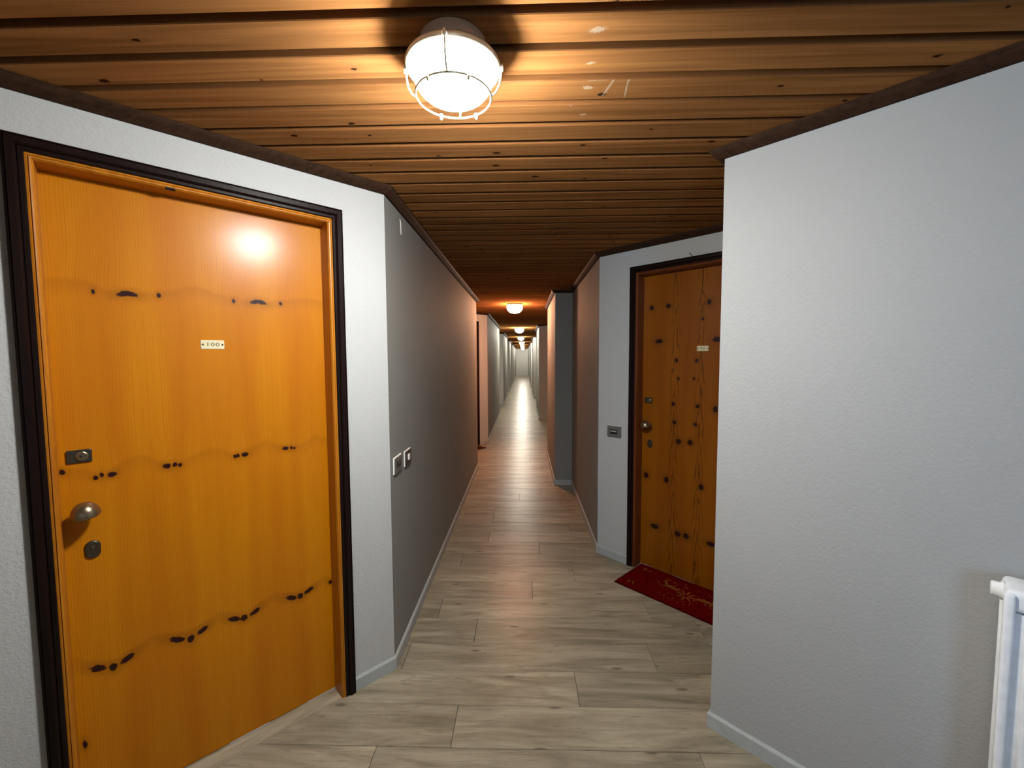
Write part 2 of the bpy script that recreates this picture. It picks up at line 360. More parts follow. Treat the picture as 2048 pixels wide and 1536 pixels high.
# ------------------------------------------------------------------ plan of the walls (clockwise, the room on the right hand)
LX, GX, EX = -0.612, 0.357, 0.55
YK = [1.884, 7.14, 12.75, 18.15, 23.6, 29.0]
YB = [5.5, 10.68, 16.2, 21.6, 27.05, 34.6]
CK = [9.735, 15.03, 20.45, 25.9, 31.3]
GK = [6.29, 11.75, 17.1, 22.5, 27.95, 33.3]
END = 34.6
P = []; INFO = []      # INFO[i] describes the wall from P[i] to P[i+1]
def add(x, y, **kw): P.append(Vector((x, y))); INFO.append(kw)
ordn = ['first', 'second', 'third', 'fourth', 'fifth', 'sixth']
add(-2.3, -1.3, name='wall_left', label='white plaster lobby side wall left of the camera')
add(-2.3, YK[0] - (LX + 2.3), name='wall_left', label='white textured plaster wall around door 100', door=1, vis=True)
for k in range(6):
    add(LX, YK[k], name='wall_left', vis=True,
        label=('left corridor wall with two switch plates' if k == 0 else '%s straight stretch of left corridor wall' % ordn[k]))
    if k < 5:
        t = (YK[k + 1] - YB[k]) / 2
        add(LX, YB[k], name='wall_left', label='%s hidden return wall of the left door recesses' % ordn[k], vis=False)
        add(LX - t, YB[k] + t, name='wall_left', label=('pink-lit angled wall with a dark door frame' if k == 0 else '%s angled door wall on the left of the far corridor' % ordn[k]), door=3 + k, vis=True)
add(LX, END, name='wall_back', label='pale end wall closing the corridor', vis=True)
add(EX, END, name='wall_right', label='last right-hand wall beside the corridor end wall', vis=True)
add(EX, GK[5], name='wall_right', label='small step in the right wall near the far end', vis=True)
for k in (4, 3, 2, 1, 0):
    add(GX, GK[k + 1], name='wall_right', label='%s straight stretch of far right wall' % ordn[k], vis=True)
    add(GX, CK[k], name='wall_right', label=('dark angled wall beyond the orange-lit wall end' if k == 0 else '%s dark angled wall on the far right' % ordn[k]), vis=True)
    add(GX + 0.843, CK[k] - 0.843, name='wall_right', label='%s rear wall of the right door recesses' % ordn[k], vis=False)
    add(GX + 0.843, GK[k] + 0.843, name='wall_right', label='%s return wall of the right door recesses' % ordn[k], vis=False)
add(GX, GK[0], name='wall_right', label='orange-lit narrow wall end on the right of the corridor', vis=True)
add(GX, 4.77, name='wall_right', label='narrow dark grey wall face squarely facing the camera', vis=True)
add(EX, 4.77, name='wall_right', label='brown-grey corridor wall left of the brown knotty door', vis=True)
add(EX, 3.643 - EX, name='wall_right', label='white wall around the brown knotty door with red mat', door=2, vis=True)
add(1.388, 2.254, name='wall_right', label='hidden return wall behind the big right foreground wall', vis=False)
add(0.735, 1.601, name='wall_right', label='large right foreground wall with radiator', vis=True)
add(2.6, -0.264, name='wall_right', label='plain lobby wall right of the camera')
add(2.6, -3.0, name='wall_back', label='short lobby wall far behind the camera')
add(1.8, -3.0, name='wall_back', label='slanting lobby wall with the glazed opening', window=True)
add(0.1, -1.3, name='wall_back', label='plain lobby wall close behind the camera')
NP = len(P)
DIR = [(P[(i + 1) % NP] - P[i]).normalized() for i in range(NP)]
NRM = [Vector((d.y, -d.x)) for d in DIR]           # into the room

def off_pt(i, o):                                   # corner i moved o into the room, mitred
    n0, n1 = NRM[i - 1], NRM[i]
    return P[i] + (n0 + n1) * (o / (1 + n0.dot(n1)))

def seg_prism(i, prof, u0=None, u1=None):
    """sweep a closed profile [(out, z)] along wall i from u0 to u1 (None: mitred at the corner)."""
    a, b, d, n = P[i], P[(i + 1) % NP], DIR[i], NRM[i]; vs_ = []
    for (o, z) in prof:
        q = off_pt(i, o) if u0 is None else a + d * u0 + n * o
        vs_.append((q.x, q.y, z))
    for (o, z) in prof:
        q = off_pt((i + 1) % NP, o) if u1 is None else a + d * u1 + n * o
        vs_.append((q.x, q.y, z))
    m = len(prof); fs = [tuple(range(m)), tuple(range(2 * m - 1, m - 1, -1))]
    fs += [(k, (k + 1) % m, m + (k + 1) % m, m + k) for k in range(m)]
    return vs_, fs

def join(parts):
    V, F = [], []
    for v, f in parts:
        o = len(V); V += v; F += [tuple(o + q for q in g) for g in f]
    return V, F

WT = 0.13                                            # wall thickness
OPEN_H, OPEN_W = 2.030, 0.826                        # rough opening for the doors
DOOR_POS = {}                                        # door number -> (centre, direction, normal)
base_prof = [(0, 0.0), (0.011, 0.0), (0.011, 0.052), (0.005, 0.060), (0, 0.060)]
crown_prof = [(0, CEIL), (0, CEIL - 0.032), (0.012, CEIL - 0.032), (0.034, CEIL - 0.017), (0.040, CEIL - 0.010), (0.040, CEIL)]
ntrim = 0
for i in range(NP):
    inf = INFO[i]; L = (P[(i + 1) % NP] - P[i]).length; full = [(-WT, 0.0), (0.0, 0.0), (0.0, CEIL), (-WT, CEIL)]
    parts = []; gaps = []
    if 'door' in inf:
        k = inf['door']
        if k == 2: c = 0.256 + 0.4485                 # distance of the door's middle from the near corner
        else: c = L - 0.1925 - 0.4485
        c = max(c, 0.46)
        DOOR_POS[k] = (P[i] + DIR[i] * c, DIR[i], NRM[i])
        a0, a1 = c - OPEN_W / 2, c + OPEN_W / 2
        parts += [seg_prism(i, full, None, a0), seg_prism(i, full, a1, None), seg_prism(i, [(-WT, OPEN_H), (0, OPEN_H), (0, CEIL), (-WT, CEIL)], a0, a1)]
        gaps = [(c - 0.4485, c + 0.4485)]
    elif inf.get('window'):
        a0 = (WIN_C - P[i]).length - WIN_HW; a1 = a0 + 2 * WIN_HW
        parts += [seg_prism(i, full, None, a0), seg_prism(i, full, a1, None),
                  seg_prism(i, [(-WT, WIN_Z1), (0, WIN_Z1), (0, CEIL), (-WT, CEIL)], a0, a1), seg_prism(i, [(-WT, 0), (0, 0), (0, WIN_Z0), (-WT, WIN_Z0)], a0, a1)]
    else: parts.append(seg_prism(i, full))
    V, F = join(parts)
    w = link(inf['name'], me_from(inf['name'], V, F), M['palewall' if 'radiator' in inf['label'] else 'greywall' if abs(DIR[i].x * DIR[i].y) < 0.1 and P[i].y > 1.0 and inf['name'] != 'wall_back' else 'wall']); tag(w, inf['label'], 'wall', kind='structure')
    # baseboard
    bp = []
    if gaps:
        for (g0, g1) in gaps:
            if g0 > 0.02: bp.append(seg_prism(i, base_prof, None, g0))
            bp.append(seg_prism(i, base_prof, g1, None))
    else: bp.append(seg_prism(i, base_prof))
    V, F = join(bp); side = inf['name'].split('_')[1]
    b = link('baseboard_' + side, me_from('baseboard', V, F), M['base']); tag(b, 'grey baseboard along the ' + inf['label'], 'baseboard', kind='structure')
    # dark crown moulding
    ntrim += 1
    V, F = seg_prism(i, crown_prof)
    c_ = link('trim_%d' % ntrim, me_from('crown', V, F), M['crown']); tag(c_, 'dark brown ceiling moulding above the ' + inf['label'], 'trim', kind='structure')

# ------------------------------------------------------------------ floor planks and ceiling boards
def x_range(y0, y1):
    xs = []
    for yy in (y0 + 1e-4, (y0 + y1) / 2, y1 - 1e-4):
        for i in range(NP):
            a, b = P[i], P[(i + 1) % NP]
            if (a.y - yy) * (b.y - yy) < 0: xs.append(a.x + (b.x - a.x) * (yy - a.y) / (b.y - a.y))
    for q in P:
        if y0 <= q.y <= y1: xs.append(q.x)
    return min(xs), max(xs)

fl = box('floor', -2.45, 2.75, -3.15, END + 0.15, -0.06, -0.011, M['grout']); tag(fl, 'floor of greyish-beige wood-look plank tiles laid across the corridor', 'floor', kind='structure')
ROW, ORG = 0.1964, 1.486
G = 0.0008
def plank_mesh():
    bm = bmesh.new(); bm_box(bm, 0, 1, 0, 1, -0.0105, 0.0)
    me = bm_mesh('plank', bm); return me
def plank_verts(x0, x1, y0, y1):
    e = 0.0015
    V = [(x0, y0, -0.0105), (x1, y0, -0.0105), (x1, y1, -0.0105), (x0, y1, -0.0105), (x0, y0, -e), (x1, y0, -e), (x1, y1, -e), (x0, y1, -e),
         (x0 + e, y0 + e, 0), (x1 - e, y0 + e, 0), (x1 - e, y1 - e, 0), (x0 + e, y1 - e, 0)]
    F = [(3, 2, 1, 0), (0, 1, 5, 4), (1, 2, 6, 5), (2, 3, 7, 6), (3, 0, 4, 7), (4, 5, 9, 8), (5, 6, 10, 9), (6, 7, 11, 10), (7, 4, 8, 11), (8, 9, 10, 11)]
    return V, F
JO = {-1: -0.558, 0: -0.279, 1: 0.231, 2: 0.62, 3: -0.26, 4: 0.71, 5: 0.05, 6: 0.335, 7: -0.45, 8: 0.12, 9: -0.286, 10: 0.39, 11: -0.283, 12: -0.283, 13: 0.372, 14: -0.05, 15: 0.18, 16: -0.42, 17: 0.42, 18: -0.272}
LEN = 1.2
cache = {}; rest = []; count = 0
k0 = int(math.floor((-3.0 - ORG) / ROW)); k1 = int(math.ceil((END - ORG) / ROW))
for k in range(k0, k1):
    y0, y1 = ORG + k * ROW + G, ORG + (k + 1) * ROW - G
    xa, xb = x_range(max(y0, -2.99), min(y1, END - 0.01)); xa -= 0.02; xb += 0.02
    j = JO.get(k, random.uniform(-0.6, 0.6)); x = j - LEN * math.ceil((j - xa) / LEN)
    while x < xb:
        s, e = max(x + G, xa), min(x + LEN - G, xb)
        if e - s > 0.01:
            near = 0.9 < y0 < 24 and s < 1.6 and e > -1.7
            if near and count < 290:
                key = round(e - s, 3)
                if key not in cache:
                    V, F = plank_verts(0, e - s, 0, y1 - y0); cache[key] = me_from('plank', V, F); cache[key].materials.append(M['floor'])
                o = link('plank', cache[key], None, fl); o.location = (s, y0, 0); count += 1
            else: rest.append(plank_verts(s, e, y0, y1))
        x += LEN
V, F = join(rest); o = link('far_planks', me_from('far_planks', V, F), M['floor'], fl); o['kind'] = 'stuff'

ce = box('ceiling', -2.45, 2.75, -3.15, END + 0.15, CEIL + 0.026, CEIL + 0.09, M['void']); tag(ce, 'low ceiling of varnished brown pine boards with recessed joints', 'ceiling', kind='structure')
CP, CO, FACE = 0.1120, 1.0815, 0.0875     # pitch, near edge of one board, width of its flat face
def board_verts(x0, x1, y0):
    c = 0.002; y1 = y0 + FACE; z0, zt = CEIL, CEIL + 0.0255          # boards hung with open dark joints below the backing
    pr = [(y0, zt), (y0, z0 + c), (y0 + c, z0), (y1 - c, z0), (y1, z0 + c), (y1, zt)]
    m = len(pr); V = [(x0, y, z) for y, z in pr] + [(x1, y, z) for y, z in pr]
    F = [tuple(range(m)), tuple(range(2 * m - 1, m - 1, -1))] + [(q, (q + 1) % m, m + (q + 1) % m, m + q) for q in range(m)]
    return V, F
bmesh_unit = None; rest = []; nb = 0
k0 = int(math.floor((-3.0 - CO) / CP)); k1 = int(math.floor((END - CO) / CP))
def dark_edges(me):                                     # board edges inside the joints take a darker brown, groove shade put into the colour
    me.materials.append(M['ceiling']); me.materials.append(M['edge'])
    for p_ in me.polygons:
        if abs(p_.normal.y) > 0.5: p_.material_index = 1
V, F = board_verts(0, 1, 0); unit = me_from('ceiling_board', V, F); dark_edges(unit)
for k in range(k0, k1 + 1):
    y0 = CO + k * CP; xa, xb = x_range(max(y0, -2.99), min(y0 + CP, END - 0.005)); xa -= 0.03; xb += 0.03
    if 0.7 < y0 and nb < 290:
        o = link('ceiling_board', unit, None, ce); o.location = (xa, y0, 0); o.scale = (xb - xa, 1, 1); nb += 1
    else: rest.append(board_verts(xa, xb, y0))
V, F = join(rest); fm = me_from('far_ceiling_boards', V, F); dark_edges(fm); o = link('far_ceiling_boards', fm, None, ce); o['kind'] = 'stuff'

# ------------------------------------------------------------------ doors
OW, OI = 0.4485, 0.4075           # casing outer / inner half width
JI = 0.3915                        # jamb inner half width
CT, CI, JT = 2.064, 2.023, 2.006   # heights: casing top, casing inner, opening top
LEAF = 0.075                       # leaf face set back from the wall

def frame_piece(side, prof, wi, hi):
    """mitred moulding: prof = [(w, y)], w measured outward from the inner edge (half width wi, height hi)."""
    m = len(prof); V = []
    if side == 'top':
        for sx in (-1, 1): V += [(sx * (wi + w), y, hi + w) for w, y in prof]
    else:
        sx = -1 if side == 'left' else 1
        V += [(sx * (wi + w), y, 0.0) for w, y in prof]; V += [(sx * (wi + w), y, hi + w) for w, y in prof]
    F = [tuple(range(m)), tuple(range(2 * m - 1, m - 1, -1))] + [(q, (q + 1) % m, m + (q + 1) % m, m + q) for q in range(m)]
    return me_from('frame_piece', V, F)

casing_prof = [(0, 0), (0, -0.010), (0.003, -0.013), (0.011, -0.013), (0.013, -0.010), (0.015, -0.014), (0.019, -0.019), (0.033, -0.019), (0.034, -0.014), (0.036, -0.014), (0.037, -0.018), (0.041, -0.016), (0.041, 0)]
jamb_prof = [(0, 0.0745), (0, -0.002), (0.004, -0.009), (0.008, -0.010), (0.010, -0.006), (0.012, -0.009), (0.016, -0.008), (0.0215, -0.002), (0.0215, 0.0745)]

def text_mesh(body, size, extr=0.0004):
    cu = bpy.data.curves.new('digits', 'FONT'); cu.body = body; cu.size = size; cu.extrude = extr; cu.align_x = 'CENTER'; cu.align_y = 'CENTER'; cu.resolution_u = 3; cu.space_character = 1.15
    ob = bpy.data.objects.new('tmp', cu); COL.objects.link(ob)
    dg = bpy.context.evaluated_depsgraph_get(); me = bpy.data.meshes.new_from_object(ob.evaluated_get(dg))
    bpy.data.objects.remove(ob); bpy.data.curves.remove(cu); return me

def knob_meshes():
    # half-dome cap with a flat underside, tipped up, on a short neck
    bm = bmesh.new(); R = 0.034; prof = [(0, -0.004), (R * 0.86, -0.004), (R * 0.98, 0.0), (R, 0.004)]
    for a in range(1, 10):
        t = a / 9 * math.pi / 2; prof.append((R * math.cos(t), 0.004 + 0.040 * math.sin(t)))
    prof[-1] = (0, 0.044)
    Mx = Matrix.Translation((0, -0.052, -0.016)) @ Matrix.Rotation(math.radians(-10), 4, 'Y') @ Matrix.Rotation(math.radians(4), 4, 'X')
    lathe_into(bm, prof, 40, Mx); cap = bm_mesh('knob', bm, True)
    bm = bmesh.new(); tube_into(bm, [(0, 0.0, -0.006), (0, -0.026, -0.006), (0, -0.05, -0.004)], 0.011, 16)
    lathe_into(bm, [(0.0, 0.006), (0.015, 0.006), (0.018, 0.0), (0.018, -0.001), (0, -0.001)], 32, Matrix.Translation((0, 0, -0.012)) @ Matrix.Rotation(math.radians(90), 4, 'X'))
    neck = bm_mesh('knob_neck', bm, True)
    return cap, neck
CAP, NECK = knob_meshes()

def rounded_plate(name, w, h, d, r, mat, parent, loc, seg=6):
    """plate of width w (x), height h (z), thickness d (towards -y), corner radius r."""
    pts = []
    for cx, cz, a0 in ((w / 2 - r, h / 2 - r, 0), (-w / 2 + r, h / 2 - r, 90), (-w / 2 + r, -h / 2 + r, 180), (w / 2 - r, -h / 2 + r, 270)):
        for s_ in range(seg + 1):
            a = math.radians(a0 + 90 * s_ / seg); pts.append((cx + r * math.cos(a), cz + r * math.sin(a)))
    m = len(pts); e = min(d * 0.4, r * 0.5); V = [(x, 0, z) for x, z in pts] + [(x, -d + e, z) for x, z in pts]
    sx, sz = (w - 2 * e) / w, (h - 2 * e) / h
    V += [(x * sx, -d, z * sz) for x, z in pts]
    F = [tuple(range(m)), tuple(range(2 * m, 3 * m))]
    for b in (0, m): F += [(b + q, b + (q + 1) % m, b + m + (q + 1) % m, b + m + q) for q in range(m)]
    o = link(name, me_from(name, V, F), mat, parent); o.location = loc; return o

def disc(name, r, d, mat, parent, loc, n=20):
    bm = bmesh.new(); lathe_into(bm, [(0, 0), (r, 0), (r, d * 0.7), (r * 0.85, d), (0, d)], n, Matrix.Rotation(math.radians(90), 4, 'X'))
    o = link(name, bm_mesh(name, bm), mat, parent); o.location = loc; return o

def make_door(num, label, leafmat, jambmat, number=None, hardware=True, detail=True):
    c, d, n = DOOR_POS[num]
    root = empty('door_%d' % num, (c.x, c.y, 0), math.atan2(d.y, d.x)); tag(root, label, 'door', kind='structure')
    for side in ('left', 'right', 'top'):
        link('casing', frame_piece(side, casing_prof, OI, CI), M['casing'], root)
        link('jamb', frame_piece(side, jamb_prof, JI, JT), jambmat, root)
    box('leaf', -JI - 0.014, JI + 0.014, LEAF, LEAF + 0.042, 0.0025, JT + 0.014, leafmat, root, 0.0015, 1)
    box('threshold', -JI + 0.001, JI - 0.001, -0.004, LEAF - 0.0005, 0.0, 0.0022, M['threshold'], root, 0.001, 1)
    if hardware:
        y = LEAF
        lk = rounded_plate('lock_plate', 0.056, 0.040, 0.006, 0.004, M['darkbronze'], root, (-0.347, y, 1.165))
        disc('lock_cylinder', 0.014, 0.004, M['bronze'], lk, (0.006, -0.006, 0))
        disc('lock_slot', 0.003, 0.002, M['black'], lk, (0.004, -0.010, 0), 10)
        kb = link('knob', CAP, M['bronze'], root); kb.location = (-0.338, y, 1.005)
        nk = link('neck', NECK, M['darkbronze'], kb)
        ky = rounded_plate('keyhole_cover', 0.036, 0.054, 0.008, 0.017, M['darkbronze'], root, (-0.331, y, 0.868))
        disc('rivet', 0.005, 0.003, M['bronze'], ky, (0, -0.008, 0.008), 12)
        if number:
            npz = 1.512; px = 0.004 if num == 1 else 0.009
            pt = rounded_plate('number_plate', 0.070, 0.032, 0.003, 0.003, M['ivory'], root, (px, y, npz), 3)
            dg = link('digits', text_mesh(number, 0.0185), M['engrave'], pt); dg.rotation_euler = (math.pi / 2, 0, 0); dg.location = (0, -0.0031, 0); dg.scale = (1.35, 1, 1)
            for sx in (-1, 1): disc('screw', 0.0033, 0.0012, M['engrave'], pt, (sx * 0.029, -0.003, 0), 12)
    return root

d1 = make_door(1, 'honey-orange pine door with number plate 100 in near-black frame', M['door1'], M['jamb'], '100')
# small dark catch under the top casing
box('catch', -0.112, -0.086, -0.008, 0.004, JT - 0.004, JT + 0.010, M['casing'], d1, 0.003, 2)
d2 = make_door(2, 'brown knotty pine door behind the red mat, half hidden by the right wall', M['door2'], M['jamb2'], '99')
make_door(3, 'door with dark frame edge in the pink-lit recess down the corridor', M['door1'], M['jamb'])
for k in range(4): make_door(4 + k, '%s door in the angled recesses on the far left of the corridor' % ordn[k + 1], M['door1'], M['jamb'], hardware=False)

# bent splinter sticking up from the frame of the brown door
bm = bmesh.new(); tube_into(bm, [(0.002, -0.010, CT - 0.002), (-0.006, -0.011, CT + 0.012), (-0.020, -0.012, CT + 0.024)], 0.0022, 6)
sp = link('splinter', bm_mesh('splinter', bm), M['casing'], d2); sp.location = (-0.03, 0, 0)

# ------------------------------------------------------------------ ceiling lights
def caged_parts():
    out = {}
    bm = bmesh.new(); lathe_into(bm, [(0, 0), (0.074, 0), (0.078, -0.004), (0.070, -0.034), (0.073, -0.046), (0.100, -0.054), (0.100, -0.052), (0, -0.050)], 48); out['housing'] = bm_mesh('housing', bm, True)
    bm = bmesh.new(); lathe_into(bm, [(0.098, -0.052), (0.110, -0.052), (0.113, -0.058), (0.111, -0.066), (0.103, -0.067), (0.098, -0.062), (0.098, -0.052)], 56); out['rim'] = bm_mesh('rim', bm, True)
    bm = bmesh.new(); prof = [(0.0, -0.0545), (0.094, -0.0545), (0.0985, -0.060)]
    for a in range(1, 13):
        t = a / 12 * math.pi / 2; prof.append((0.0985 * math.cos(t) ** 0.6, -0.060 - 0.074 * math.sin(t)))
    prof[-1] = (0, -0.134); lathe_into(bm, prof, 56); out['glass'] = bm_mesh('glass', bm, True)
    rb, zb = 0.090, -0.126
    bm = bmesh.new(); tube_into(bm, [(rb * math.cos(2 * math.pi * q / 48), rb * math.sin(2 * math.pi * q / 48), zb) for q in range(48)], 0.0024, 8, True); out['cage_ring'] = bm_mesh('cage_ring', bm, True)
    bm = bmesh.new(); tube_into(bm, [(0.113, 0, -0.058), (0.1135, 0, -0.080), (0.110, 0, -0.100), (0.102, 0, -0.116), (0.090, 0, -0.126)], 0.0024, 8); out['cage_wire'] = bm_mesh('cage_wire', bm, True)
    bm = bmesh.new(); lathe_into(bm, [(0, 0.006), (0.004, 0.006), (0.0055, 0.002), (0.0055, -0.008), (0.003, -0.011), (0, -0.011)], 12); out['lug'] = bm_mesh('lug', bm, True)
    bm = bmesh.new(); lathe_into(bm, [(0, 0.004), (0.0042, 0.004), (0.0042, -0.006), (0.0022, -0.010), (0, -0.010)], 12); out['foot'] = bm_mesh('foot', bm, True)
    out['rb'], out['zb'] = rb, zb
    return out
def dome_parts():
    out = {}
    bm = bmesh.new(); lathe_into(bm, [(0, 0), (0.100, 0), (0.108, -0.004), (0.110, -0.016), (0.104, -0.020), (0, -0.020)], 40); out['base'] = bm_mesh('base', bm, True)
    bm = bmesh.new(); prof = [(0.0, -0.0205), (0.103, -0.0205), (0.108, -0.028), (0.109, -0.045)]
    for a in range(1, 11):
        t = a / 10 * math.pi / 2; prof.append((0.109 * math.cos(t) ** 0.8, -0.045 - 0.085 * math.sin(t)))
    prof[-1] = (0, -0.130); lathe_into(bm, prof, 40); out['glass'] = bm_mesh('glass', bm, True)
    return out
CP_, DP_ = caged_parts(), dome_parts()
LAMP_LABELS = ['large lit bulkhead lamp in a wire cage on the near ceiling', 'warm orange glowing dome lamp, second along the corridor ceiling', 'white glowing dome lamp, third along the corridor ceiling', 'white glowing dome lamp, fourth along the corridor ceiling', 'white glowing dome lamp, fifth along the corridor ceiling', 'white glowing dome lamp, sixth along the corridor ceiling', 'white glowing dome lamp, seventh along the corridor ceiling', 'last glowing dome lamp, right before the corridor end wall']
for i, (x, y, col, st) in enumerate(LAMPS):
    t = empty('ceiling_light', (x, y, CEIL)); tag(t, LAMP_LABELS[i], 'lamp', 'lit lamps in a row along the ceiling')
    if i == 0:
        link('housing', CP_['housing'], M['housing'], t); link('rim', CP_['rim'], M['wire'], t); link('cage_ring', CP_['cage_ring'], M['wire'], t)
        for q in range(4):
            a = math.radians(90 * q); o = link('lug', CP_['lug'], M['wire'], t); o.location = (0.115 * math.cos(a), 0.115 * math.sin(a), -0.060)
            o = link('cage_wire', CP_['cage_wire'], M['wire'], t); o.rotation_euler = (0, 0, a)
        for q in (60, 120, 240, 300):
            a = math.radians(q); o = link('foot', CP_['foot'], M['wire'], t); o.location = (CP_['rb'] * math.cos(a), CP_['rb'] * math.sin(a), CP_['zb'])
        gm = CP_['glass']
    else:
        link('base', DP_['base'], M['housing'], t); gm = DP_['glass'].copy()
    gm.materials.clear(); gm.materials.append(lamp_mat(i, col, st))
    g = link('glass', gm, None, t); g['label'] = 'glowing glass dome'

# ------------------------------------------------------------------ switch plates
def wall_place(name, x, y, z, d, label, cat, group=None):
    t = empty(name, (x, y, z), math.atan2(d[1], d[0])); return tag(t, label, cat, group)
def letter_strokes(parent, mat, w, h, y, n=7):
    V, F = [], []; rr = random.Random(3)
    for q in range(n):
        x0 = -w / 2 + w * q / n; cw = w / n * 0.78
        bars = [(x0, x0 + cw * 0.3, -h / 2, h / 2), (x0 + cw * 0.7, x0 + cw, -h / 2, h / 2)] + ([(x0, x0 + cw, h * 0.25, h / 2)] if rr.random() > 0.4 else [(x0, x0 + cw, -h * 0.1, h * 0.12)])
        for a, b, c, e in bars:
            o = len(V); V += [(a, y, c), (b, y, c), (b, y, e), (a, y, e), (a, y + 0.0004, c), (b, y + 0.0004, c), (b, y + 0.0004, e), (a, y + 0.0004, e)]
            F += [tuple(o + k for k in f) for f in ((0, 1, 2, 3), (7, 6, 5, 4), (0, 4, 5, 1), (1, 5, 6, 2), (2, 6, 7, 3), (3, 7, 4, 0))]
    return link('name_lettering', me_from('name_lettering', V, F), mat, parent)
dB = (0, 1)
t = wall_place('doorbell_plate', LX, 1.985, 0.952, dB, 'grey doorbell plate with black name window, nearer of two on the left wall', 'doorbell')
rounded_plate('backing', 0.118, 0.080, 0.006, 0.004, M['whiteplastic'], t, (0, 0, 0)); rounded_plate('face', 0.112, 0.074, 0.0035, 0.004, M['alu'], t, (0.001, -0.006, 0))
nw = rounded_plate('name_window', 0.058, 0.030, 0.002, 0.002, M['black'], t, (0.004, -0.0095, 0.004)); letter_strokes(nw, M['alu'], 0.046, 0.009, -0.0024).location = (0, 0, 0.004)
t = wall_place('light_switch', LX, 2.158, 0.945, dB, 'dark brown light switch with white rocker, farther of two on the left wall', 'switch')
rounded_plate('backing', 0.112, 0.080, 0.006, 0.004, M['whiteplastic'], t, (0, 0, 0)); rounded_plate('face', 0.106, 0.074, 0.0035, 0.004, M['brownplate'], t, (0.001, -0.006, 0))
rounded_plate('rocker', 0.022, 0.030, 0.007, 0.002, M['whiteplastic'], t, (0.0, -0.009, 0.002))
c2, dd2, nn2 = DOOR_POS[2]; sw = c2 + dd2 * (-0.4485 - 0.118)
t = wall_place('doorbell_plate', sw.x, sw.y, 0.930, dd2, 'grey metal doorbell plate with white lettering beside the brown door', 'doorbell')
rounded_plate('face', 0.112, 0.078, 0.009, 0.004, M['alu'], t, (0, 0, 0)); nw = rounded_plate('name_window', 0.060, 0.032, 0.002, 0.002, M['black'], t, (-0.001, -0.009, 0.0)); letter_strokes(nw, M['whiteplastic'], 0.050, 0.009, -0.0024).location = (0, 0, 0.004)

# little white curved cable stub high on the left wall
bm = bmesh.new(); tube_into(bm, [(LX + 0.001, 2.118, 2.148), (LX + 0.006, 2.112, 2.128), (LX + 0.006, 2.114, 2.105), (LX + 0.003, 2.126, 2.082), (LX + 0.001, 2.13, 2.078)], 0.0028, 8)
h = link('cable_stub', bm_mesh('cable_stub', bm, True), M['whiteplastic']); tag(h, 'tiny white curved cable stub high on the left corridor wall', 'cable')

# ------------------------------------------------------------------ doormats
def ellipse(cx, cy, a, b, ang, z, n=14):
    ca, sa = math.cos(ang), math.sin(ang)
    return [(cx + a * math.cos(2 * math.pi * k / n) * ca - b * math.sin(2 * math.pi * k / n) * sa, cy + a * math.cos(2 * math.pi * k / n) * sa + b * math.sin(2 * math.pi * k / n) * ca, z) for k in range(n)]
def deer(sx, cx, cy, s_):
    """leaping reindeer silhouette as flat print pieces (list of polygons)."""
    P2 = [ellipse(0, 0, .5, .17, 0.1, 0), ellipse(.52, .27, .10, .26, -0.5, 0), ellipse(.70, .50, .17, .09, -0.35, 0)]
    for a, b, cc, dd in ((.42, -.05, .80, -.32), (.34, -.08, .55, -.45), (-.40, -.05, -.85, -.25), (-.36, -.06, -.62, -.48), (.62, .56, .50, .95), (.62, .60, .78, .98), (.55, .78, .36, .86), (-.48, .08, -.6, .2)):
        dx, dy = cc - a, dd - b; l = math.hypot(dx, dy); nx, ny = -dy / l * .035, dx / l * .035
        P2.append([(a + nx, b + ny, 0), (cc + nx * .6, dd + ny * .6, 0), (cc - nx * .6, dd - ny * .6, 0), (a - nx, b - ny, 0)])
    return [[(cx + sx * x * s_, cy + y * s_, 0) for x, y, _ in q] for q in P2]
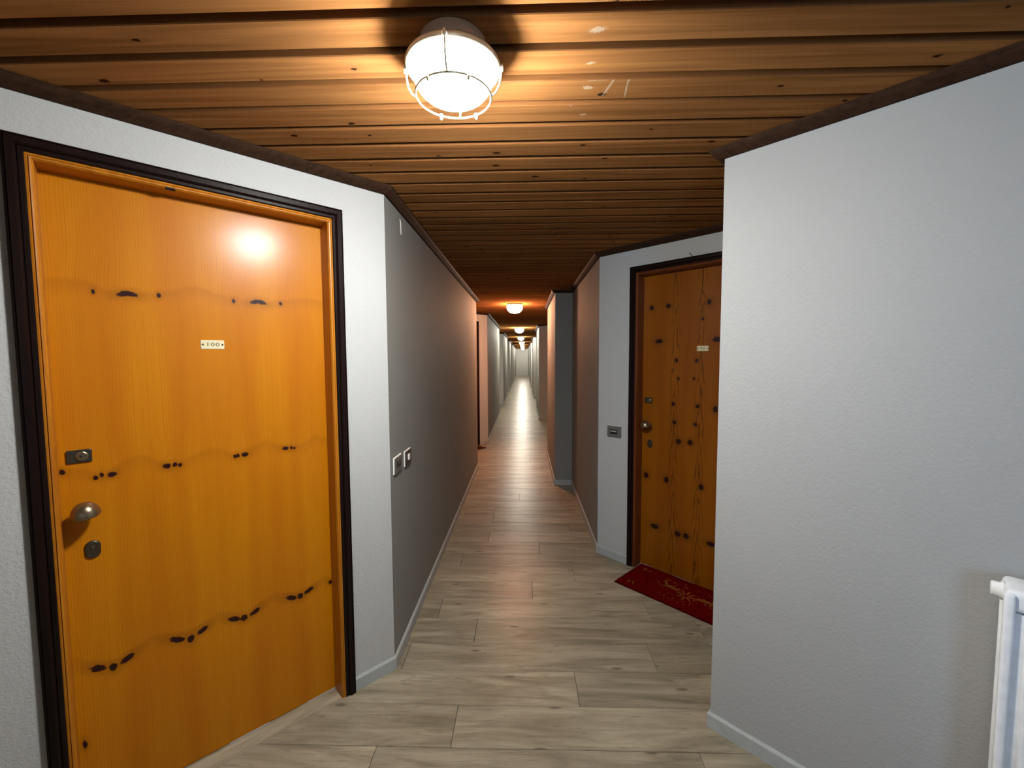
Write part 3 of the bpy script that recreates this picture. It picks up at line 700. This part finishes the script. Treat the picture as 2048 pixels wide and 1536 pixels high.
def doormat(loc, rz, w, h, mat, trim, label, pattern):
    t = empty('doormat', (loc[0], loc[1], 0.0022), rz); tag(t, label, 'doormat')
    bm = bmesh.new(); bm_box(bm, -w / 2, w / 2, -h / 2, h / 2, 0.0005, 0.009, 0.003, 2); link('pile', bm_mesh('pile', bm), mat, t)
    e = 0.012; V, F = [], []
    for (x0, x1, y0, y1) in ((-w / 2 - e, w / 2 + e, -h / 2 - e, -h / 2 + 0.004), (-w / 2 - e, w / 2 + e, h / 2 - 0.004, h / 2 + e), (-w / 2 - e, -w / 2 + 0.004, -h / 2, h / 2), (w / 2 - 0.004, w / 2 + e, -h / 2, h / 2)):
        o = len(V); z = 0.005; V += [(x0, y0, 0.0005), (x1, y0, 0.0005), (x1, y1, 0.0005), (x0, y1, 0.0005), (x0, y0, z), (x1, y0, z), (x1, y1, z), (x0, y1, z)]
        F += [tuple(o + k for k in f) for f in ((3, 2, 1, 0), (4, 5, 6, 7), (0, 1, 5, 4), (1, 2, 6, 5), (2, 3, 7, 6), (3, 0, 4, 7))]
    link('border', me_from('border', V, F), trim, t)
    if pattern:
        polys = deer(-1, -0.085, 0.02, 0.088) + deer(1, 0.125, 0.01, 0.088)
        rr = random.Random(5)
        for k in range(8):
            a = math.pi * k / 8 * 2; polys.append(ellipse(0.02 + 0.036 * math.cos(a), -0.01 + 0.036 * math.sin(a), 0.024, 0.006, a, 0))
        for sx in (-1, 1):
            for sy in (-1, 1):
                for k in range(6):
                    a = rr.uniform(0, 3.1); polys.append(ellipse(sx * (w / 2 - 0.045 - rr.uniform(0, .05)), sy * (h / 2 - 0.04 - rr.uniform(0, .025)), rr.uniform(.008, .018), .004, a, 0, 8))
        for k in range(60):
            a = rr.uniform(0, 6.28); r = rr.uniform(.06, .17); polys.append(ellipse(0.02 + 1.25 * r * math.cos(a), -0.01 + 0.8 * r * math.sin(a), rr.uniform(.004, .013), .003, rr.uniform(0, 3.1), 0, 8))
        V, F = [], []
        for k, q in enumerate(polys):
            o = len(V); z = 0.0093 + 0.00001 * (k % 7); V += [(x, y, z) for x, y, _ in q]; F.append(tuple(range(o, o + len(q))))
        pt = link('printed_pattern', me_from('printed_pattern', V, F), M['gold'], t); pt['label'] = 'faded gold reindeer print'; pt['kind'] = 'stuff'
    return t
mid = c2 + nn2 * 0.104
mats = doormat((mid.x, mid.y), math.atan2(dd2.y, dd2.x), 0.735, 0.318, M['red'], M['redtrim'], 'dark red doormat with faded gold reindeer in front of the brown door', True)
c3, dd3, nn3 = DOOR_POS[3]; mid = c3 + nn3 * 0.115
doormat((mid.x, mid.y), math.atan2(dd3.y, dd3.x), 0.70, 0.33, M['brownmat'], M['brownmat'], 'dark brown doormat corner peeking out down the left of the corridor', False)

# ------------------------------------------------------------------ radiator in the right foreground
dD = Vector((1, -1)) / S2; nD = Vector((-1, -1)) / S2
o0 = Vector((0.735, 1.601)); ud = 0.712                       # start of the radiator along the wall
base = o0 + dD * ud + nD * 0.066
rad = empty('radiator', (base.x, base.y, 0), math.atan2(dD.y, dD.x)); tag(rad, 'white enamelled column radiator in front of the right foreground wall', 'radiator')
Z0, Z1, PW, NS = 0.14, 0.905, 0.060, 10
def section():
    bm = bmesh.new()
    bm_box(bm, -0.014, 0.014, -0.040, 0.045, Z0 + 0.04, Z1 - 0.04, 0.010, 3)                 # water column
    bm_box(bm, -0.0285, 0.0285, 0.040, 0.052, Z0 + 0.02, Z1 - 0.02, 0.004, 2)               # rear fin
    for sx in (-1, 1):                                                                        # front fin: two ribs with a groove between
        bm_box(bm, sx * 0.019 - 0.0095, sx * 0.019 + 0.0095, -0.064, -0.036, Z0 + 0.03, Z1 - 0.012, 0.006, 3)
    bm_box(bm, -0.012, 0.012, -0.050, -0.034, Z0 + 0.03, Z1 - 0.06, 0.003, 2)
    for zc in (Z0 + 0.035, Z1 - 0.030):                                                      # headers
        bm_box(bm, -0.0275, 0.0275, -0.056, 0.050, zc - 0.026, zc + 0.026, 0.012, 3)
    return bm_mesh('section', bm, True)
sec = section()
for k in range(NS):
    s_ = link('section', sec, M['radiator'], rad); s_.location = (0.03 + k * PW, 0, 0)
for zc, nm in ((Z1 - 0.030, 'vent_plug'), (Z0 + 0.035, 'lower_plug')):
    bm = bmesh.new(); lathe_into(bm, [(0, 0.024), (0.016, 0.024), (0.0185, 0.021), (0.0185, 0.008), (0.023, 0.006), (0.023, 0.0), (0, 0.0)], 20, Matrix.Translation((0.006, -0.0, zc)) @ Matrix.Rotation(math.radians(-90), 4, 'Y'))
    link(nm, bm_mesh(nm, bm, True), M['radiator'], rad)
for k in (1, NS - 2):                                         # wall brackets
    bm = bmesh.new(); bm_box(bm, 0.055 + (k - 1) * PW, 0.065 + (k - 1) * PW, 0.05, 0.0655, Z1 - 0.10, Z1 - 0.07); link('bracket', bm_mesh('bracket', bm), M['radiator'], rad)
    bm = bmesh.new(); bm_box(bm, 0.02 + (k - 1) * PW, 0.04 + (k - 1) * PW, -0.02, 0.02, 0.0, Z0 + 0.01); link('foot', bm_mesh('foot', bm), M['radiator'], rad)

# ------------------------------------------------------------------ glazed lobby door beside the camera (source of the daylight)
win = empty('window_1', (WIN_C.x, WIN_C.y, WIN_Z0), WIN_A); tag(win, 'glazed opening with white frame in the slanting lobby wall', 'window', kind='structure')
hw, hh = WIN_HW, WIN_Z1 - WIN_Z0
for nm, a in (('window_frame', (-hw, -hw + .05, 0, hh)), ('window_frame', (hw - .05, hw, 0, hh)), ('window_frame', (-hw + .05, hw - .05, 0, .05)), ('window_frame', (-hw + .05, hw - .05, hh - .05, hh)), ('mullion', (-.02, .02, .05, hh - .05))):
    bm = bmesh.new(); bm_box(bm, a[0], a[1], 0.03, 0.08, a[2], a[3], 0.004, 1); link(nm, bm_mesh(nm, bm), M['frame'], win)
for a in ((-hw + .05, -.02), (.02, hw - .05)):
    bm = bmesh.new(); bm_box(bm, a[0], a[1], 0.052, 0.056, 0.05, hh - .05); link('pane', bm_mesh('pane', bm), M['pane'], win)
